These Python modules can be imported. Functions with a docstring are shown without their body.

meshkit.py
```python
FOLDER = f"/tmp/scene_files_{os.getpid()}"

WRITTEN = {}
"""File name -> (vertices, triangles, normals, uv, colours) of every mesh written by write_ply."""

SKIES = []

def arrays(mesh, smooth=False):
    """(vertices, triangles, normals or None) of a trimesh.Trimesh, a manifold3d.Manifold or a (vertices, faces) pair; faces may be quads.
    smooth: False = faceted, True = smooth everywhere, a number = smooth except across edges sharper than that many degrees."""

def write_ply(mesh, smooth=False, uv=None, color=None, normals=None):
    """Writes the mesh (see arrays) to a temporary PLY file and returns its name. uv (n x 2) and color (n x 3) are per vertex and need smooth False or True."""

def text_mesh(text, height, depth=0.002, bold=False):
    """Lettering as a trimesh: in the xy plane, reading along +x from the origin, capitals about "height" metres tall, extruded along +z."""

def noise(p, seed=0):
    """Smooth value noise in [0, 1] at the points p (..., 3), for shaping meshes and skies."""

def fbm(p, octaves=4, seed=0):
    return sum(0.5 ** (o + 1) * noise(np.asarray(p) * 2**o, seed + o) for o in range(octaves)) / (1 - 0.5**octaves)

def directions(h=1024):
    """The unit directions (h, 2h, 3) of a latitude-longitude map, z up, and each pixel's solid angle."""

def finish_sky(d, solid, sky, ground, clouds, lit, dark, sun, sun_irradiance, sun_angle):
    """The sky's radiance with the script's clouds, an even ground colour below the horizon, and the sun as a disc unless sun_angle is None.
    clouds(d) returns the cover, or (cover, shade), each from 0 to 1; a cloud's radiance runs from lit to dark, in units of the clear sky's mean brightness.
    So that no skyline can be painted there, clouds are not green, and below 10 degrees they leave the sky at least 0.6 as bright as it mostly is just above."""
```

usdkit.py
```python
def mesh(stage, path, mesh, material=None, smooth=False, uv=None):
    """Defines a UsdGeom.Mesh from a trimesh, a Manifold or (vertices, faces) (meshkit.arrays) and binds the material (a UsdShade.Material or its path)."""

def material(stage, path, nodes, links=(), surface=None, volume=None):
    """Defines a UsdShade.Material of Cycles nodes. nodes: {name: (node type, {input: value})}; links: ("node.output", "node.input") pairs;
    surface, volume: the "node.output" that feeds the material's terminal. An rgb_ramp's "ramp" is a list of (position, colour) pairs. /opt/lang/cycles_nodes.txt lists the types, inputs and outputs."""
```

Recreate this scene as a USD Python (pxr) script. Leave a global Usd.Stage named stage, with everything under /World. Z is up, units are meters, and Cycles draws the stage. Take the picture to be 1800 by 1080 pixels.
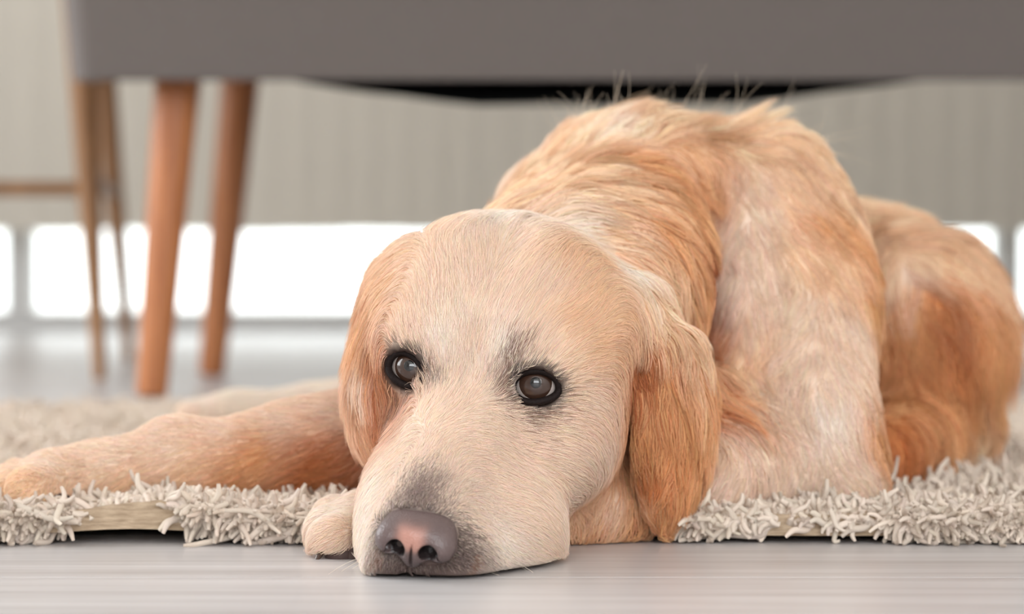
import math
import numpy as np
import trimesh
from scipy.spatial import cKDTree
from pxr import Usd, UsdGeom, UsdLux, UsdShade, Gf, Sdf, Vt
import meshkit
import usdkit

# ---------------------------------------------------------------- camera, sky, lights, exposure
stage = Usd.Stage.CreateInMemory()
UsdGeom.SetStageUpAxis(stage, 'Z')
UsdGeom.SetStageMetersPerUnit(stage, 1.0)
UsdGeom.Xform.Define(stage, '/World')
stage.SetDefaultPrim(stage.GetPrimAtPath('/World'))
cam = UsdGeom.Camera.Define(stage, '/World/camera')
cam.CreateHorizontalApertureAttr(36.0)
cam.CreateFocalLengthAttr(90.0)                  # 4500 picture widths of 1/1800
cam.CreateFStopAttr(6.3)
cam.CreateFocusDistanceAttr(1.27)
cam.CreateExposureAttr(.14)
cam.AddTranslateOp().Set(Gf.Vec3d(0, 0, .1445))
cam.AddRotateXOp().Set(90 - math.degrees(math.atan(60 / 4500)))
sky = UsdLux.DomeLight.Define(stage, '/World/sky')         # an overcast white sky, seen under the blind
sky.CreateIntensityAttr(.9)
sky.CreateColorAttr(Gf.Vec3f(.97, .985, 1.0))
def window_light(name, loc, target, w, h, intensity, color=(1, 1, 1)):
    """daylight entering by one of the room's windows"""
    l = UsdLux.RectLight.Define(stage, '/World/' + name)
    l.CreateWidthAttr(w); l.CreateHeightAttr(h); l.CreateIntensityAttr(intensity); l.CreateColorAttr(Gf.Vec3f(*color))
    m = Gf.Matrix4d().SetLookAt(Gf.Vec3d(*loc), Gf.Vec3d(*target), Gf.Vec3d(0, 0, 1)).GetInverse()
    l.AddTransformOp().Set(m)
window_light('left_window_daylight', (-3.12, 2.6, 1.45), (0, 2.6, 1.45), 3.2, 1.9, 4.0, (.93, .975, 1))
window_light('front_window_daylight', (.7, -2.42, 1.45), (.7, 0, 1.45), 4.2, 1.9, 2.9, (.94, .975, 1))
rng = np.random.default_rng(11)

# ---------------------------------------------------------------- materials
def srgb(r, g, b):
    c = np.array([r, g, b], float) / 255
    return np.where(c <= .04045, c / 12.92, ((c + .055) / 1.055) ** 2.4)
def L(name): return '/World/Looks/' + name
UsdGeom.Scope.Define(stage, '/World/Looks')
def plain(name, color, rough=.6, **kw):
    usdkit.material(stage, L(name), {"p": ("principled_bsdf", {"base_color": tuple(color), "roughness": rough, **kw})}, surface="p.BSDF")
    return L(name)
def grained(name, dark, light, scale, rough=.5, stretch=(1, 1, 1), spot=None, bump=.15, dist=.002, **kw):
    """two tones mixed by stretched noise in world space, with a fine relief"""
    nodes = {"g": ("geometry", {}), "m": ("mapping", {"scale": stretch}),
             "n": ("noise_texture", {"scale": scale, "detail": 5.0, "roughness": .6}),
             "r": ("rgb_ramp", {"ramp": [(.3, tuple(dark)), (.7, tuple(light))]}),
             "b": ("bump", {"strength": bump, "distance": dist}),
             "p": ("principled_bsdf", {"roughness": rough, **kw})}
    links = [("g.position", "m.vector"), ("m.vector", "n.vector"), ("n.fac", "r.fac"), ("r.color", "p.base_color"), ("n.fac", "b.height"), ("b.normal", "p.normal")]
    usdkit.material(stage, L(name), nodes, links, surface="p.BSDF")
    return L(name)

# ---------------------------------------------------------------- prims
used = {}
def numbered(path):
    n = used.get(path, 0); used[path] = n + 1
    return path if n == 0 else f'{path}_{n:03d}'
def tag(prim, label=None, category=None, group=None, kind=None):
    for k, v in (('label', label), ('category', category), ('group', group), ('kind', kind)):
        if v: prim.SetCustomDataByKey(k, v)
    return prim
def thing(name, label=None, category=None, loc=(0, 0, 0), **kw):
    x = UsdGeom.Xform.Define(stage, numbered('/World/' + name))
    x.AddTranslateOp().Set(Gf.Vec3d(*map(float, loc)))
    return tag(x.GetPrim(), label, category, **kw)
def obj(name, mesh, mat, parent=None, smooth=30, label=None, **kw):
    """one Mesh; under a parent its vertices are given in world space and moved into the parent's frame"""
    base = str(parent.GetPath()) if parent else '/World'
    if hasattr(mesh, 'vertices') and parent:
        mesh = mesh.copy(); mesh.apply_translation(-origin(parent))
    m = usdkit.mesh(stage, numbered(base + '/' + name), mesh, mat, smooth=smooth)
    return tag(m.GetPrim(), label, **kw)
def origin(prim):
    return np.array(UsdGeom.XformCache().GetLocalToWorldTransform(prim).ExtractTranslation())
def curves(name, pts, widths, mat, parent, colors=None, label=None, kind=None):
    """pts: n x k x 3 in world space; widths: n x k; colors: n x 3, one for each curve"""
    n, k, _ = pts.shape
    c = UsdGeom.BasisCurves.Define(stage, numbered(str(parent.GetPath()) + '/' + name))
    c.CreateTypeAttr('cubic'); c.CreateBasisAttr('catmullRom'); c.CreateWrapAttr('pinned')
    c.CreatePointsAttr(Vt.Vec3fArray.FromNumpy((pts - origin(parent)).reshape(-1, 3).astype(np.float32)))
    c.CreateCurveVertexCountsAttr(Vt.IntArray.FromNumpy(np.full(n, k, np.int32)))
    c.CreateWidthsAttr(Vt.FloatArray.FromNumpy(widths.reshape(-1).astype(np.float32))); c.SetWidthsInterpolation('vertex')
    if colors is not None:
        UsdGeom.PrimvarsAPI(c).CreatePrimvar('tint', Sdf.ValueTypeNames.Color3fArray, 'uniform').Set(Vt.Vec3fArray.FromNumpy(colors.astype(np.float32)))
    UsdShade.MaterialBindingAPI.Apply(c.GetPrim()).Bind(UsdShade.Material.Get(stage, mat))
    return tag(c.GetPrim(), label, kind=kind)
def box(lo, hi):
    lo, hi = np.asarray(lo, float), np.asarray(hi, float)
    return trimesh.creation.box(hi - lo, trimesh.transformations.translation_matrix((lo + hi) / 2))
def soft_box(lo, hi, r, n=10):
    """a box with rounded edges: the hull of spheres at its corners"""
    import manifold3d as m3
    lo, hi = np.asarray(lo, float) + r, np.asarray(hi, float) - r
    s = m3.Manifold.sphere(r, n * 4)
    return trimesh.Trimesh(*meshkit.arrays(m3.Manifold.batch_hull([s.translate([x, y, z]) for x in (lo[0], hi[0]) for y in (lo[1], hi[1]) for z in (lo[2], hi[2])]))[:2])
def tube(path, radii, sides=14, cap=True):
    """a swept round bar with the given radii along the path"""
    path, radii = np.asarray(path, float), np.broadcast_to(radii, len(path)).astype(float)
    t = np.gradient(path, axis=0); t /= np.linalg.norm(t, axis=1, keepdims=True)
    ref = np.array([0, 0, 1.0]) if abs(t[:, 2]).mean() < .8 else np.array([1.0, 0, 0])
    u = np.cross(t, ref); u /= np.linalg.norm(u, axis=1, keepdims=True); v = np.cross(t, u)
    a = np.linspace(0, 2 * np.pi, sides, endpoint=False)
    ring = path[:, None] + radii[:, None, None] * (np.cos(a)[None, :, None] * u[:, None] + np.sin(a)[None, :, None] * v[:, None])
    V = ring.reshape(-1, 3); F = []
    n = len(path)
    for i in range(n - 1):
        for j in range(sides):
            p, q = i * sides + j, i * sides + (j + 1) % sides
            F += [[p, q, q + sides], [p, q + sides, p + sides]]
    if cap:
        V = np.vstack([V, path[0], path[-1]])
        for j in range(sides):
            F += [[len(V) - 2, (j + 1) % sides, j], [len(V) - 1, (n - 1) * sides + j, (n - 1) * sides + (j + 1) % sides]]
    m = trimesh.Trimesh(V, F, process=False); m.fix_normals()
    return m

# ---------------------------------------------------------------- the setting: floor of planks, window wall, side wall
fl = thing('floor', kind='structure')
woods = [grained('oak_plank_%d' % i, srgb(*d), srgb(*l), 9, .32, (.35, 7, 1), bump=.10, dist=.0005, specular_ior_level=.5)
         for i, (d, l) in enumerate([((186, 181, 180), (216, 213, 213)), ((190, 185, 184), (220, 217, 217)), ((183, 178, 177), (212, 209, 209))])]
sub = plain('subfloor', srgb(90, 80, 74))
obj('subfloor', box((-3.2, -2.5, -.03), (3.2, 6.35, -.0105)), sub, fl, smooth=False)
PW, PL = .19, 1.38
def plank(x0, x1, y0, y1):
    b, z, c = .0003, 0.0, .0003                                # joint, top, chamfer
    x0, x1, y0, y1 = x0 + b, x1 - b, y0 + b, y1 - b
    V = [(x0, y0, -.011), (x1, y0, -.011), (x1, y1, -.011), (x0, y1, -.011), (x0, y0, z - c), (x1, y0, z - c), (x1, y1, z - c), (x0, y1, z - c),
         (x0 + c, y0 + c, z), (x1 - c, y0 + c, z), (x1 - c, y1 - c, z), (x0 + c, y1 - c, z)]
    Q = [(3, 2, 1, 0), (0, 1, 5, 4), (1, 2, 6, 5), (2, 3, 7, 6), (3, 0, 4, 7), (4, 5, 9, 8), (5, 6, 10, 9), (6, 7, 11, 10), (7, 4, 8, 11), (8, 9, 10, 11)]
    return trimesh.Trimesh(*meshkit.arrays((np.array(V), np.array(Q)))[:2], process=False)
y, row = 1.213 - 19 * PW, 1
while y < 6.2:
    x = -3.2 - [.2, .75, .45, .05][row % 4]
    while x < 3.2:
        x0, x1 = max(x, -3.2), min(x + PL, 3.2)
        if x1 - x0 > .05: obj('plank', plank(x0, x1, y, min(y + PW, 6.2)), woods[int(rng.integers(3))], fl, smooth=False)
        x += PL
    y += PW; row += 1

WY = 6.2
paint = grained('wall_paint', srgb(214, 211, 206), srgb(222, 219, 215), 60, .8, bump=.05, dist=.001)
wb = thing('wall_back', kind='structure')
obj('wall_panel', box((-3.2, WY, 0), (-2.5, WY + .18, 2.6)), paint, wb, smooth=False)
obj('wall_panel', box((2.5, WY, 0), (3.2, WY + .18, 2.6)), paint, wb, smooth=False)
obj('lintel', box((-2.5, WY, 2.3), (2.5, WY + .18, 2.6)), paint, wb, smooth=False)
obj('wall_right', box((3.2, -2.5, 0), (3.35, WY + .18, 2.6)), paint, None, smooth=False, kind='structure')
obj('ceiling', box((-3.35, -2.65, 2.6), (3.35, WY + .18, 2.75)), paint, None, smooth=False, kind='structure')
def holed(name, lo, hi, ax, a0, a1, z0, z1):
    """a wall with a window opening from a0 to a1 along its axis ax"""
    w_ = thing(name, kind='structure')
    for (p, q, r, t) in ((lo[ax], a0, 0, 2.6), (a1, hi[ax], 0, 2.6), (a0, a1, 0, z0), (a0, a1, z1, 2.6)):
        l_, h_ = list(lo), list(hi); l_[ax], h_[ax], l_[2], h_[2] = p, q, r, t
        obj('wall_panel', box(l_, h_), paint, w_, smooth=False)
holed('wall_left', (-3.35, -2.5, 0), (-3.2, WY + .18, 2.6), 1, 1.0, 4.2, .5, 2.4)
holed('wall_front', (-3.35, -2.65, 0), (3.35, -2.5, 2.6), 0, -1.4, 2.8, .5, 2.4)
frame_paint = plain('window_frame_paint', srgb(196, 194, 192), .4)
usdkit.material(stage, L('pane_glass'), {"f": ("fresnel", {"IOR": 1.45}), "t": ("transparent_bsdf", {"color": (.96, .98, .97)}), "g": ("glossy_bsdf", {"roughness": .02, "color": (1, 1, 1)}), "m": ("mix_closure", {})},
                [("f.fac", "m.fac"), ("t.BSDF", "m.closure1"), ("g.BSDF", "m.closure2")], surface="m.closure")
wn = thing('window_1', kind='structure')
obj('sill_rail', box((-2.5, WY + .03, 0), (2.5, WY + .11, .05)), frame_paint, wn, smooth=False)
obj('head_rail', box((-2.5, WY + .03, 2.24), (2.5, WY + .11, 2.3)), frame_paint, wn, smooth=False)
for x in (-2.47, -1.2, 0, 1.21, 2.47):
    obj('stile', box((x - .03, WY + .03, .05), (x + .03, WY + .11, 2.24)), frame_paint, wn, smooth=False)
for a, b in zip((-2.44, -1.17, .03, 1.24), (-1.23, -.03, 1.18, 2.44)):
    obj('pane', box((a, WY + .066, .05), (b, WY + .074, 2.24)), L('pane_glass'), wn, smooth=False)
obj('terrace', box((-8, WY + .18, -.12), (8, 14, -.04)), grained('terrace_stone', srgb(225, 222, 218), srgb(240, 238, 234), 8, .7), None, smooth=False, kind='structure')

# ---------------------------------------------------------------- vertical blind before the window
usdkit.material(stage, L('blind_cloth'), {"d": ("principled_bsdf", {"base_color": tuple(srgb(222, 214, 202)), "roughness": .85}), "t": ("translucent_bsdf", {"color": tuple(srgb(200, 194, 182))}), "m": ("mix_closure", {"fac": .25})},
                [("d.BSDF", "m.closure1"), ("t.BSDF", "m.closure2")], surface="m.closure")
bl = thing('vertical_blind', 'grey beige vertical slat blind hanging before the bright window', 'blind', (0, WY - .1, 0))
obj('head_track', box((-2.5, WY - .13, 2.28), (2.5, WY - .08, 2.33)), plain('track_metal', srgb(200, 200, 200), .3), bl, smooth=False)
x = -2.45
while x < 2.45:
    h = .245 + .002 * rng.standard_normal()
    s = np.linspace(-1, 1, 7); ang = .07 + .008 * rng.standard_normal()
    px_, py_ = .0455 * s * math.cos(ang) + x, .0455 * s * math.sin(ang) + .003 * (1 - s * s) + WY - .105
    V = np.array([(a, b + o, z) for z in (h, 2.28) for o in (-.0005, .0005) for a, b in zip(px_, py_)])
    F = []
    for i in range(6):
        f0, b0, f1, b1 = i, 7 + i, 14 + i, 21 + i
        F += [(f0, f0 + 1, f1 + 1, f1), (b0 + 1, b0, b1, b1 + 1), (f0, b0, b0 + 1, f0 + 1), (f1 + 1, b1 + 1, b1, f1)]
    F += [(0, 14, 21, 7), (6, 13, 27, 20)]
    obj('slat', trimesh.Trimesh(*meshkit.arrays((V, np.array(F)))[:2], process=False), L('blind_cloth'), bl, smooth=40)
    x += .08

# ---------------------------------------------------------------- sofa on tapered legs
oak = grained('oak_leg', srgb(154, 88, 45), srgb(188, 120, 70), 14, .45, (6, 6, .6), bump=.05)
grey = grained('sofa_cloth', srgb(92, 85, 82), srgb(108, 100, 96), 420, .95, bump=.4, dist=.001, sheen_weight=.15)
sofa = thing('sofa', 'wide grey upholstered sofa on tapered oak legs behind the dog', 'sofa', (.8, 3.3, 0))
SX0, SX1, SY0, SY1, SB = -.497, 2.1, 2.87, 3.74, .361
prof = [(SB, 0), (SB + .02, -.003), (.44, -.008), (.62, -.022), (.74, -.03), (.76, -.02)]
def shell(x0, x1):
    """front and side panels of the seat base: a shallow skirt, its lower edge rising towards the back"""
    V, F = [], []
    ys = np.linspace(0, 1, 12)
    plan = [(x0 + .03, SY1)] + [(x0, SY1 - .03 - (SY1 - SY0 - .06) * t) for t in ys] + [(x0 + .012, SY0 + .01), (x0 + .03, SY0)] + [(x0 + .03 + (x1 - x0 - .06) * t, SY0) for t in ys[1:]] + [(x1 - .01, SY0 + .012), (x1, SY0 + .03), (x1, SY1)]
    for x, yy in plan:
        rise = .09 * np.clip((yy - SY0 - .05) / (SY1 - SY0), 0, 1)
        cx, cy = (x0 + x1) / 2, (SY0 + SY1) / 2
        for z, o in prof:
            V.append((x + (o if x < cx else -o) * (abs(x - cx) > (x1 - x0) / 2 - .05), yy + o * (abs(yy - SY0) < .03), z + (rise if z < .45 else 0)))
    k = len(prof)
    for i in range(len(plan) - 1):
        for j in range(k - 1):
            a = i * k + j; F.append((a, a + k, a + k + 1, a + 1))
    m = trimesh.Trimesh(*meshkit.arrays((np.array(V), np.array(F)))[:2], process=False)
    inner = m.copy(); c = np.array([(x0 + x1) / 2, (SY0 + SY1) / 2, 0])
    inner.vertices = c + (m.vertices - c) * [1 - .03 / (x1 - x0), 1 - .03 / (SY1 - SY0), 1]
    inner.invert()
    return trimesh.util.concatenate([m, inner])
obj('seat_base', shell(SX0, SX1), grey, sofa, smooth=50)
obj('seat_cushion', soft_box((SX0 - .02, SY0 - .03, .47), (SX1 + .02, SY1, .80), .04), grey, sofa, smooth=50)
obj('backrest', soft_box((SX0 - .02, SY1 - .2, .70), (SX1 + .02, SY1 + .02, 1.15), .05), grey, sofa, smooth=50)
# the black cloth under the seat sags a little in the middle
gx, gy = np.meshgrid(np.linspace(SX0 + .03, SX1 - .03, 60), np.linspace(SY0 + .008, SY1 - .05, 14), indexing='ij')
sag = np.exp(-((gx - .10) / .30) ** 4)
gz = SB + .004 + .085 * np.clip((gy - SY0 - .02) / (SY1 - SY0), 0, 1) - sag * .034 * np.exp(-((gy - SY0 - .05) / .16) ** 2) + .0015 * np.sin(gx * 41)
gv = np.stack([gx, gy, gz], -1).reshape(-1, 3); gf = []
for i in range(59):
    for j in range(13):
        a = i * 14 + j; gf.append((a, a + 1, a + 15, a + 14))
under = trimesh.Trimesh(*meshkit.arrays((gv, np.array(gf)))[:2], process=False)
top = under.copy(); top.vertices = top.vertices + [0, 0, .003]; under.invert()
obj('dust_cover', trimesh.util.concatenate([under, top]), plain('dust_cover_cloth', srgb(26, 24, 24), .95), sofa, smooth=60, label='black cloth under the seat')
def leg(topc, bot, r0, r1):
    t = np.linspace(0, 1, 9)[:, None]
    p = np.array(bot) * (1 - t) + np.array(topc) * t
    return tube(p, (r1 + (r0 - r1) * t[:, 0] ** .9), 20)
def foot_x(px, Y): return (px - 900) / 4500 * Y
for (xt, xb, Y, dy) in ((312, 266, 2.956, .02), (428, 372, 3.60, -.02)):
    obj('leg', leg((foot_x(xt, Y), Y + dy, SB + (.03 if Y < 3 else .075)), (foot_x(xb, Y), Y, .003), .0275, .0185), oak, sofa)
    obj('foot_glide', trimesh.creation.cylinder(.014, .004, transform=trimesh.transformations.translation_matrix([foot_x(xb, Y), Y, .002])), plain('glide_%d' % int(Y), srgb(60, 55, 52)), sofa, label='dark glide under the leg')
for Y, dy in ((2.956, .02), (3.60, -.02)):
    obj('leg', leg((1.98, Y + dy, SB + (.03 if Y < 3 else .075)), (2.02, Y, .003), .0275, .0185), oak, sofa)

# ---------------------------------------------------------------- wooden table further back
brown = grained('table_wood', srgb(128, 88, 52), srgb(164, 118, 76), 10, .5, (5, 5, .6), bump=.05)
tb = thing('side_table', 'brown wooden table with tapered legs and a low stretcher behind the sofa end', 'table', (-.95, 3.85, 0))
obj('table_top', soft_box((-1.62, 3.3, .715), (-.56, 4.35, .745), .008, 4), brown, tb)
for (a, b) in (((-.598, 3.47, .715), (-.557, 3.46, 0)), ((-.688, 4.18, .715), (-.628, 4.2, 0)), ((-1.53, 3.47, .715), (-1.56, 3.46, 0)), ((-1.50, 4.18, .715), (-1.54, 4.2, 0))):
    obj('leg', leg(a, b, .027, .0085), brown, tb)
obj('apron', box((-1.5, 3.46, .63), (-.6, 3.485, .715)), brown, tb, smooth=False)
obj('apron', box((-1.5, 4.165, .63), (-.66, 4.19, .715)), brown, tb, smooth=False)
obj('stretcher', tube([(-1.535, 3.82, .27), (-.61, 3.82, .27)], .011, 12), brown, tb)
obj('stretcher', tube([(-.572, 3.47, .275), (-.651, 4.18, .275)], .010, 12), brown, tb)
obj('stretcher', tube([(-1.55, 3.47, .275), (-1.52, 4.18, .275)], .010, 12), brown, tb)

# ---------------------------------------------------------------- the dog: an implicit surface
FPX, TILT, CAM = 4500.0, math.atan(60 / 4500), np.array([0, 0, .1445])
FW, UPV = np.array([0, math.cos(TILT), -math.sin(TILT)]), np.array([0, math.sin(TILT), math.cos(TILT)])
def at(px, py, Y):
    """the point at depth Y (metres from the lens) behind picture point px, py"""
    dx, dy = (px - 900) / FPX, (540 - py) / FPX
    d = FW + dy * UPV + np.array([dx, 0, 0])
    return CAM + d * (Y / d[1])
def smin(a, b, k):
    h = np.maximum(k - np.abs(a - b), 0) / k
    return np.minimum(a, b) - h * h * k * .25
def smax(a, b, k): return -smin(-a, -b, k)
def cone(P, a, b, ra, rb):
    a, b = np.asarray(a, np.float32), np.asarray(b, np.float32)
    ab = b - a
    t = np.clip((P - a) @ ab / (ab @ ab), 0, 1)
    return np.linalg.norm(P - a - t[:, None] * ab, axis=1) - (ra + (rb - ra) * t)
def ell(P, c, r, M=None):
    q = P - np.asarray(c, np.float32)
    if M is not None: q = q @ np.asarray(M, np.float32)        # columns of M: the axes
    r = np.asarray(r, np.float32)
    k0 = np.linalg.norm(q / r, axis=1); k1 = np.linalg.norm(q / (r * r), axis=1)
    return k0 * (k0 - 1) / np.maximum(k1, 1e-6)
def axes(z, x):
    """orthonormal columns (x, y, z) with z along the first argument and x near the second"""
    z = np.asarray(z, float); z = z / np.linalg.norm(z)
    x = np.asarray(x, float); x = x - z * (x @ z); x = x / np.linalg.norm(x)
    return np.stack([x, np.cross(z, x), z], 1)

YAW, PITCH, ROLL = map(math.radians, (13, 19, 10))
HF = np.array([-math.sin(YAW) * math.cos(PITCH), -math.cos(YAW) * math.cos(PITCH), -math.sin(PITCH)])
R0 = np.array([math.cos(YAW), -math.sin(YAW), 0]); U0 = np.cross(HF, R0)
HR, HU = math.cos(ROLL) * R0 - math.sin(ROLL) * U0, math.sin(ROLL) * R0 + math.cos(ROLL) * U0
HM = np.stack([HR, HF, HU], 1)
HE = at(826, 668, 1.285)
def hl(r, f, u): return HE + HM @ (np.array([r, f, u]) / 1000)
def to_head(P): return ((P - HE.astype(np.float32)) @ HM.astype(np.float32)) * 1000

EYE = {}                                                        # eyeball centre and axes (across, up, out) in the head's frame
for sg in (-1, 1):
    c_ = np.array([31.8, -8.5, .2] if sg > 0 else [-30, -8.5, -2.6]); look = HM.T @ (CAM - hl(*c_)); look /= np.linalg.norm(look)
    out = look * .62 + .38 * np.array([.3 if sg > 0 else -.95, .93, 0]); EYE[sg] = (c_, axes(out, (1, 0, -.13 * sg)))

def head_sdf(P):
    q = to_head(P)                                              # millimetres: right, forward, up
    s = q.copy(); s[:, 0] = np.abs(s[:, 0])    # mirrored half
    w = q.copy(); w[:, 0] *= np.where(q[:, 0] < 0, 1.22 + .33 * np.clip((q[:, 1] - 8) / 50, 0, 1), 1)      # the muzzle lies pressed on the floor, wider on one side
    m = np.abs(w[:, :1]) * np.float32([1, 0, 0]) + w * np.float32([0, 1, 1])
    d = ell(q, (3, -64, 7), (69, 62, 57))                       # cranium
    d = smin(d, ell(s, (25, -20, 10), (26, 24, 20)), 24)        # brows
    d = smin(d, ell(s, (44, -52, -34), (28, 44, 44)), 26)       # cheek muscles
    d = smin(d, cone(q, (0, -10, -24), (0, 84, -40), 30, 18), 20)   # bridge
    d = smin(d, cone(w, (0, -16, -46), (0, 82, -54), 44, 25), 14)   # muzzle
    d = smin(d, ell(m, (20, 80, -62), (21, 28, 26)), 12)        # upper lip pads
    d = smin(d, ell(m, (36, 32, -70), (25, 42, 34)), 20)        # flews
    d = smin(d, ell(q, (42, -32, -38), (24, 38, 30)), 20)       # jowl of the lower side
    d = smin(d, cone(w, (0, -60, -72), (0, 76, -84), 33, 16), 16)   # lower jaw
    d = smax(d, -ell(s, (0, -24, 68), (9, 40, 17)), 22)         # furrow of the forehead
    for sg in (-1, 1):                                          # openings of the lids
        c, M = EYE[sg]
        d = smin(d, np.linalg.norm(q - np.float32(c), axis=1) - 15.0, 7)
        d = smax(d, -ell(q, c + M[:, 2] * 12, (11.8 if sg > 0 else 10.2, 9.4, 16), M), 2)
    d = smax(d, -ell(q, (0, 108, -70), (1.0, 14, 20)), 3)       # cleft of the upper lip
    return d / 1000

def ear_sdf(P, side):
    q = to_head(P)
    def blob(c, down, normal, w, l, t):
        M = axes(down, np.cross(down, normal)); return ell(q, c, (w, t, l), M)
    if side > 0:
        d = blob((74, -84, 2), (.28, -.1, -1), (1, .4, .5), 30, 34, 10)
        d = smin(d, blob((95, -80, -32), (.14, .05, -1), (1, .5, .1), 33, 44, 9), 14)
        d = smin(d, blob((100, -75, -62), (.05, .1, -1), (1, .55, 0), 24, 35, 9), 12)
    else:
        d = blob((-62, -72, 0), (-.3, .05, -1), (-1, .3, .3), 28, 32, 9)
        d = smin(d, blob((-60, -69, -36), (.02, .05, -1), (-1, .35, .1), 28, 46, 8), 14)
        d = smin(d, blob((-46, -63, -80), (.22, .1, -1), (-1, .45, 0), 20, 42, 8), 12)
    return d / 1000

def body_sdf(P):
    A = at
    d = ell(P, A(1165, 542, 1.62), (.094, .125, .102))                               # chest
    d = smin(d, ell(P, A(1045, 470, 1.58), (.050, .07, .058)), .06)                  # right shoulder
    d = smin(d, ell(P, A(1310, 530, 1.74), (.082, .14, .104)), .05)                  # ribs
    d = smin(d, ell(P, A(1490, 600, 1.88), (.085, .12, .080)), .06)                  # rump
    d = smin(d, ell(P, A(1560, 480, 1.80), (.040, .06, .040)), .05)                  # hip
    d = smin(d, cone(P, A(1010, 540, 1.43), A(1130, 470, 1.56), .068, .085), .04)    # neck
    d = smin(d, cone(P, A(1020, 760, 1.43), A(1130, 640, 1.56), .055, .085), .05)    # throat and brisket
    d = smin(d, cone(P, A(1225, 600, 1.47), A(1245, 740, 1.45), .024, .020), .02)    # ruff behind the ear
    d = smin(d, ell(P, A(1600, 610, 1.72), (.060, .09, .078), axes((.25, .2, 1), (1, 0, 0))), .02)   # left thigh
    d = smin(d, cone(P, A(1690, 745, 1.74), A(1590, 785, 1.62), .026, .022), .02)    # left hind foot
    d = smin(d, cone(P, A(1590, 785, 1.62), A(1540, 800, 1.55), .022, .018), .015)
    d = smax(d, .017 - np.maximum(cone(P, A(1258, 330, 1.50), A(1262, 590, 1.45), .0, .0), 0), .025)   # valley between neck and shoulder
    d = smin(d, ell(P, A(1390, 470, 1.56), (.046, .06, .086), axes((-.12, .1, 1), (1, -.3, 0))), .025)   # left shoulder blade
    d = smin(d, cone(P, A(1395, 560, 1.52), A(1430, 740, 1.46), .049, .032), .03)    # left upper arm
    d = smin(d, cone(P, A(1430, 740, 1.46), A(1500, 845, 1.45), .030, .020), .02)    # left elbow
    d = smin(d, cone(P, A(1440, 825, 1.46), A(1230, 845, 1.42), .026, .026), .02)    # left forearm
    d = smin(d, cone(P, A(1230, 845, 1.42), A(1040, 890, 1.384), .027, .027), .02)
    d = smin(d, cone(P, A(1040, 890, 1.384), A(820, 905, 1.36), .027, .022), .02)
    d = smin(d, cone(P, A(820, 720, 1.56), A(560, 788, 1.475), .045, .025), .03)     # right forearm
    d = smin(d, cone(P, A(560, 788, 1.475), A(330, 808, 1.45), .025, .0195), .02)
    d = smin(d, cone(P, A(330, 808, 1.45), A(180, 834, 1.43), .0195, .016), .02)
    d = smin(d, cone(P, A(180, 834, 1.43), A(85, 845, 1.415), .016, .0155), .015)    # right paw
    for x, y, D in ((48, 864, 1.385), (22, 858, 1.40), (18, 850, 1.42), (34, 842, 1.44)):
        d = smin(d, cone(P, A(105, 844, 1.415), A(x, y, D), .0135, .0108), .004)
    d = smin(d, cone(P, A(1300, 640, 1.92), A(900, 690, 2.04), .06, .036), .04)      # right hind leg
    d = smin(d, cone(P, A(900, 690, 2.04), A(560, 722, 2.02), .036, .017), .03)
    d = smin(d, cone(P, A(560, 722, 2.02), A(345, 732, 2.0), .019, .015), .02)
    d = smin(d, cone(P, A(1450, 640, 1.98), A(1250, 720, 2.2), .035, .022), .03)     # tail
    x, y, z = P.T
    return d + .0016 * np.sin(75 * x + 30 * z) * np.sin(60 * z - 20 * y + 1) + .0012 * np.sin(130 * x - 50 * y + 40 * z)

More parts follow.
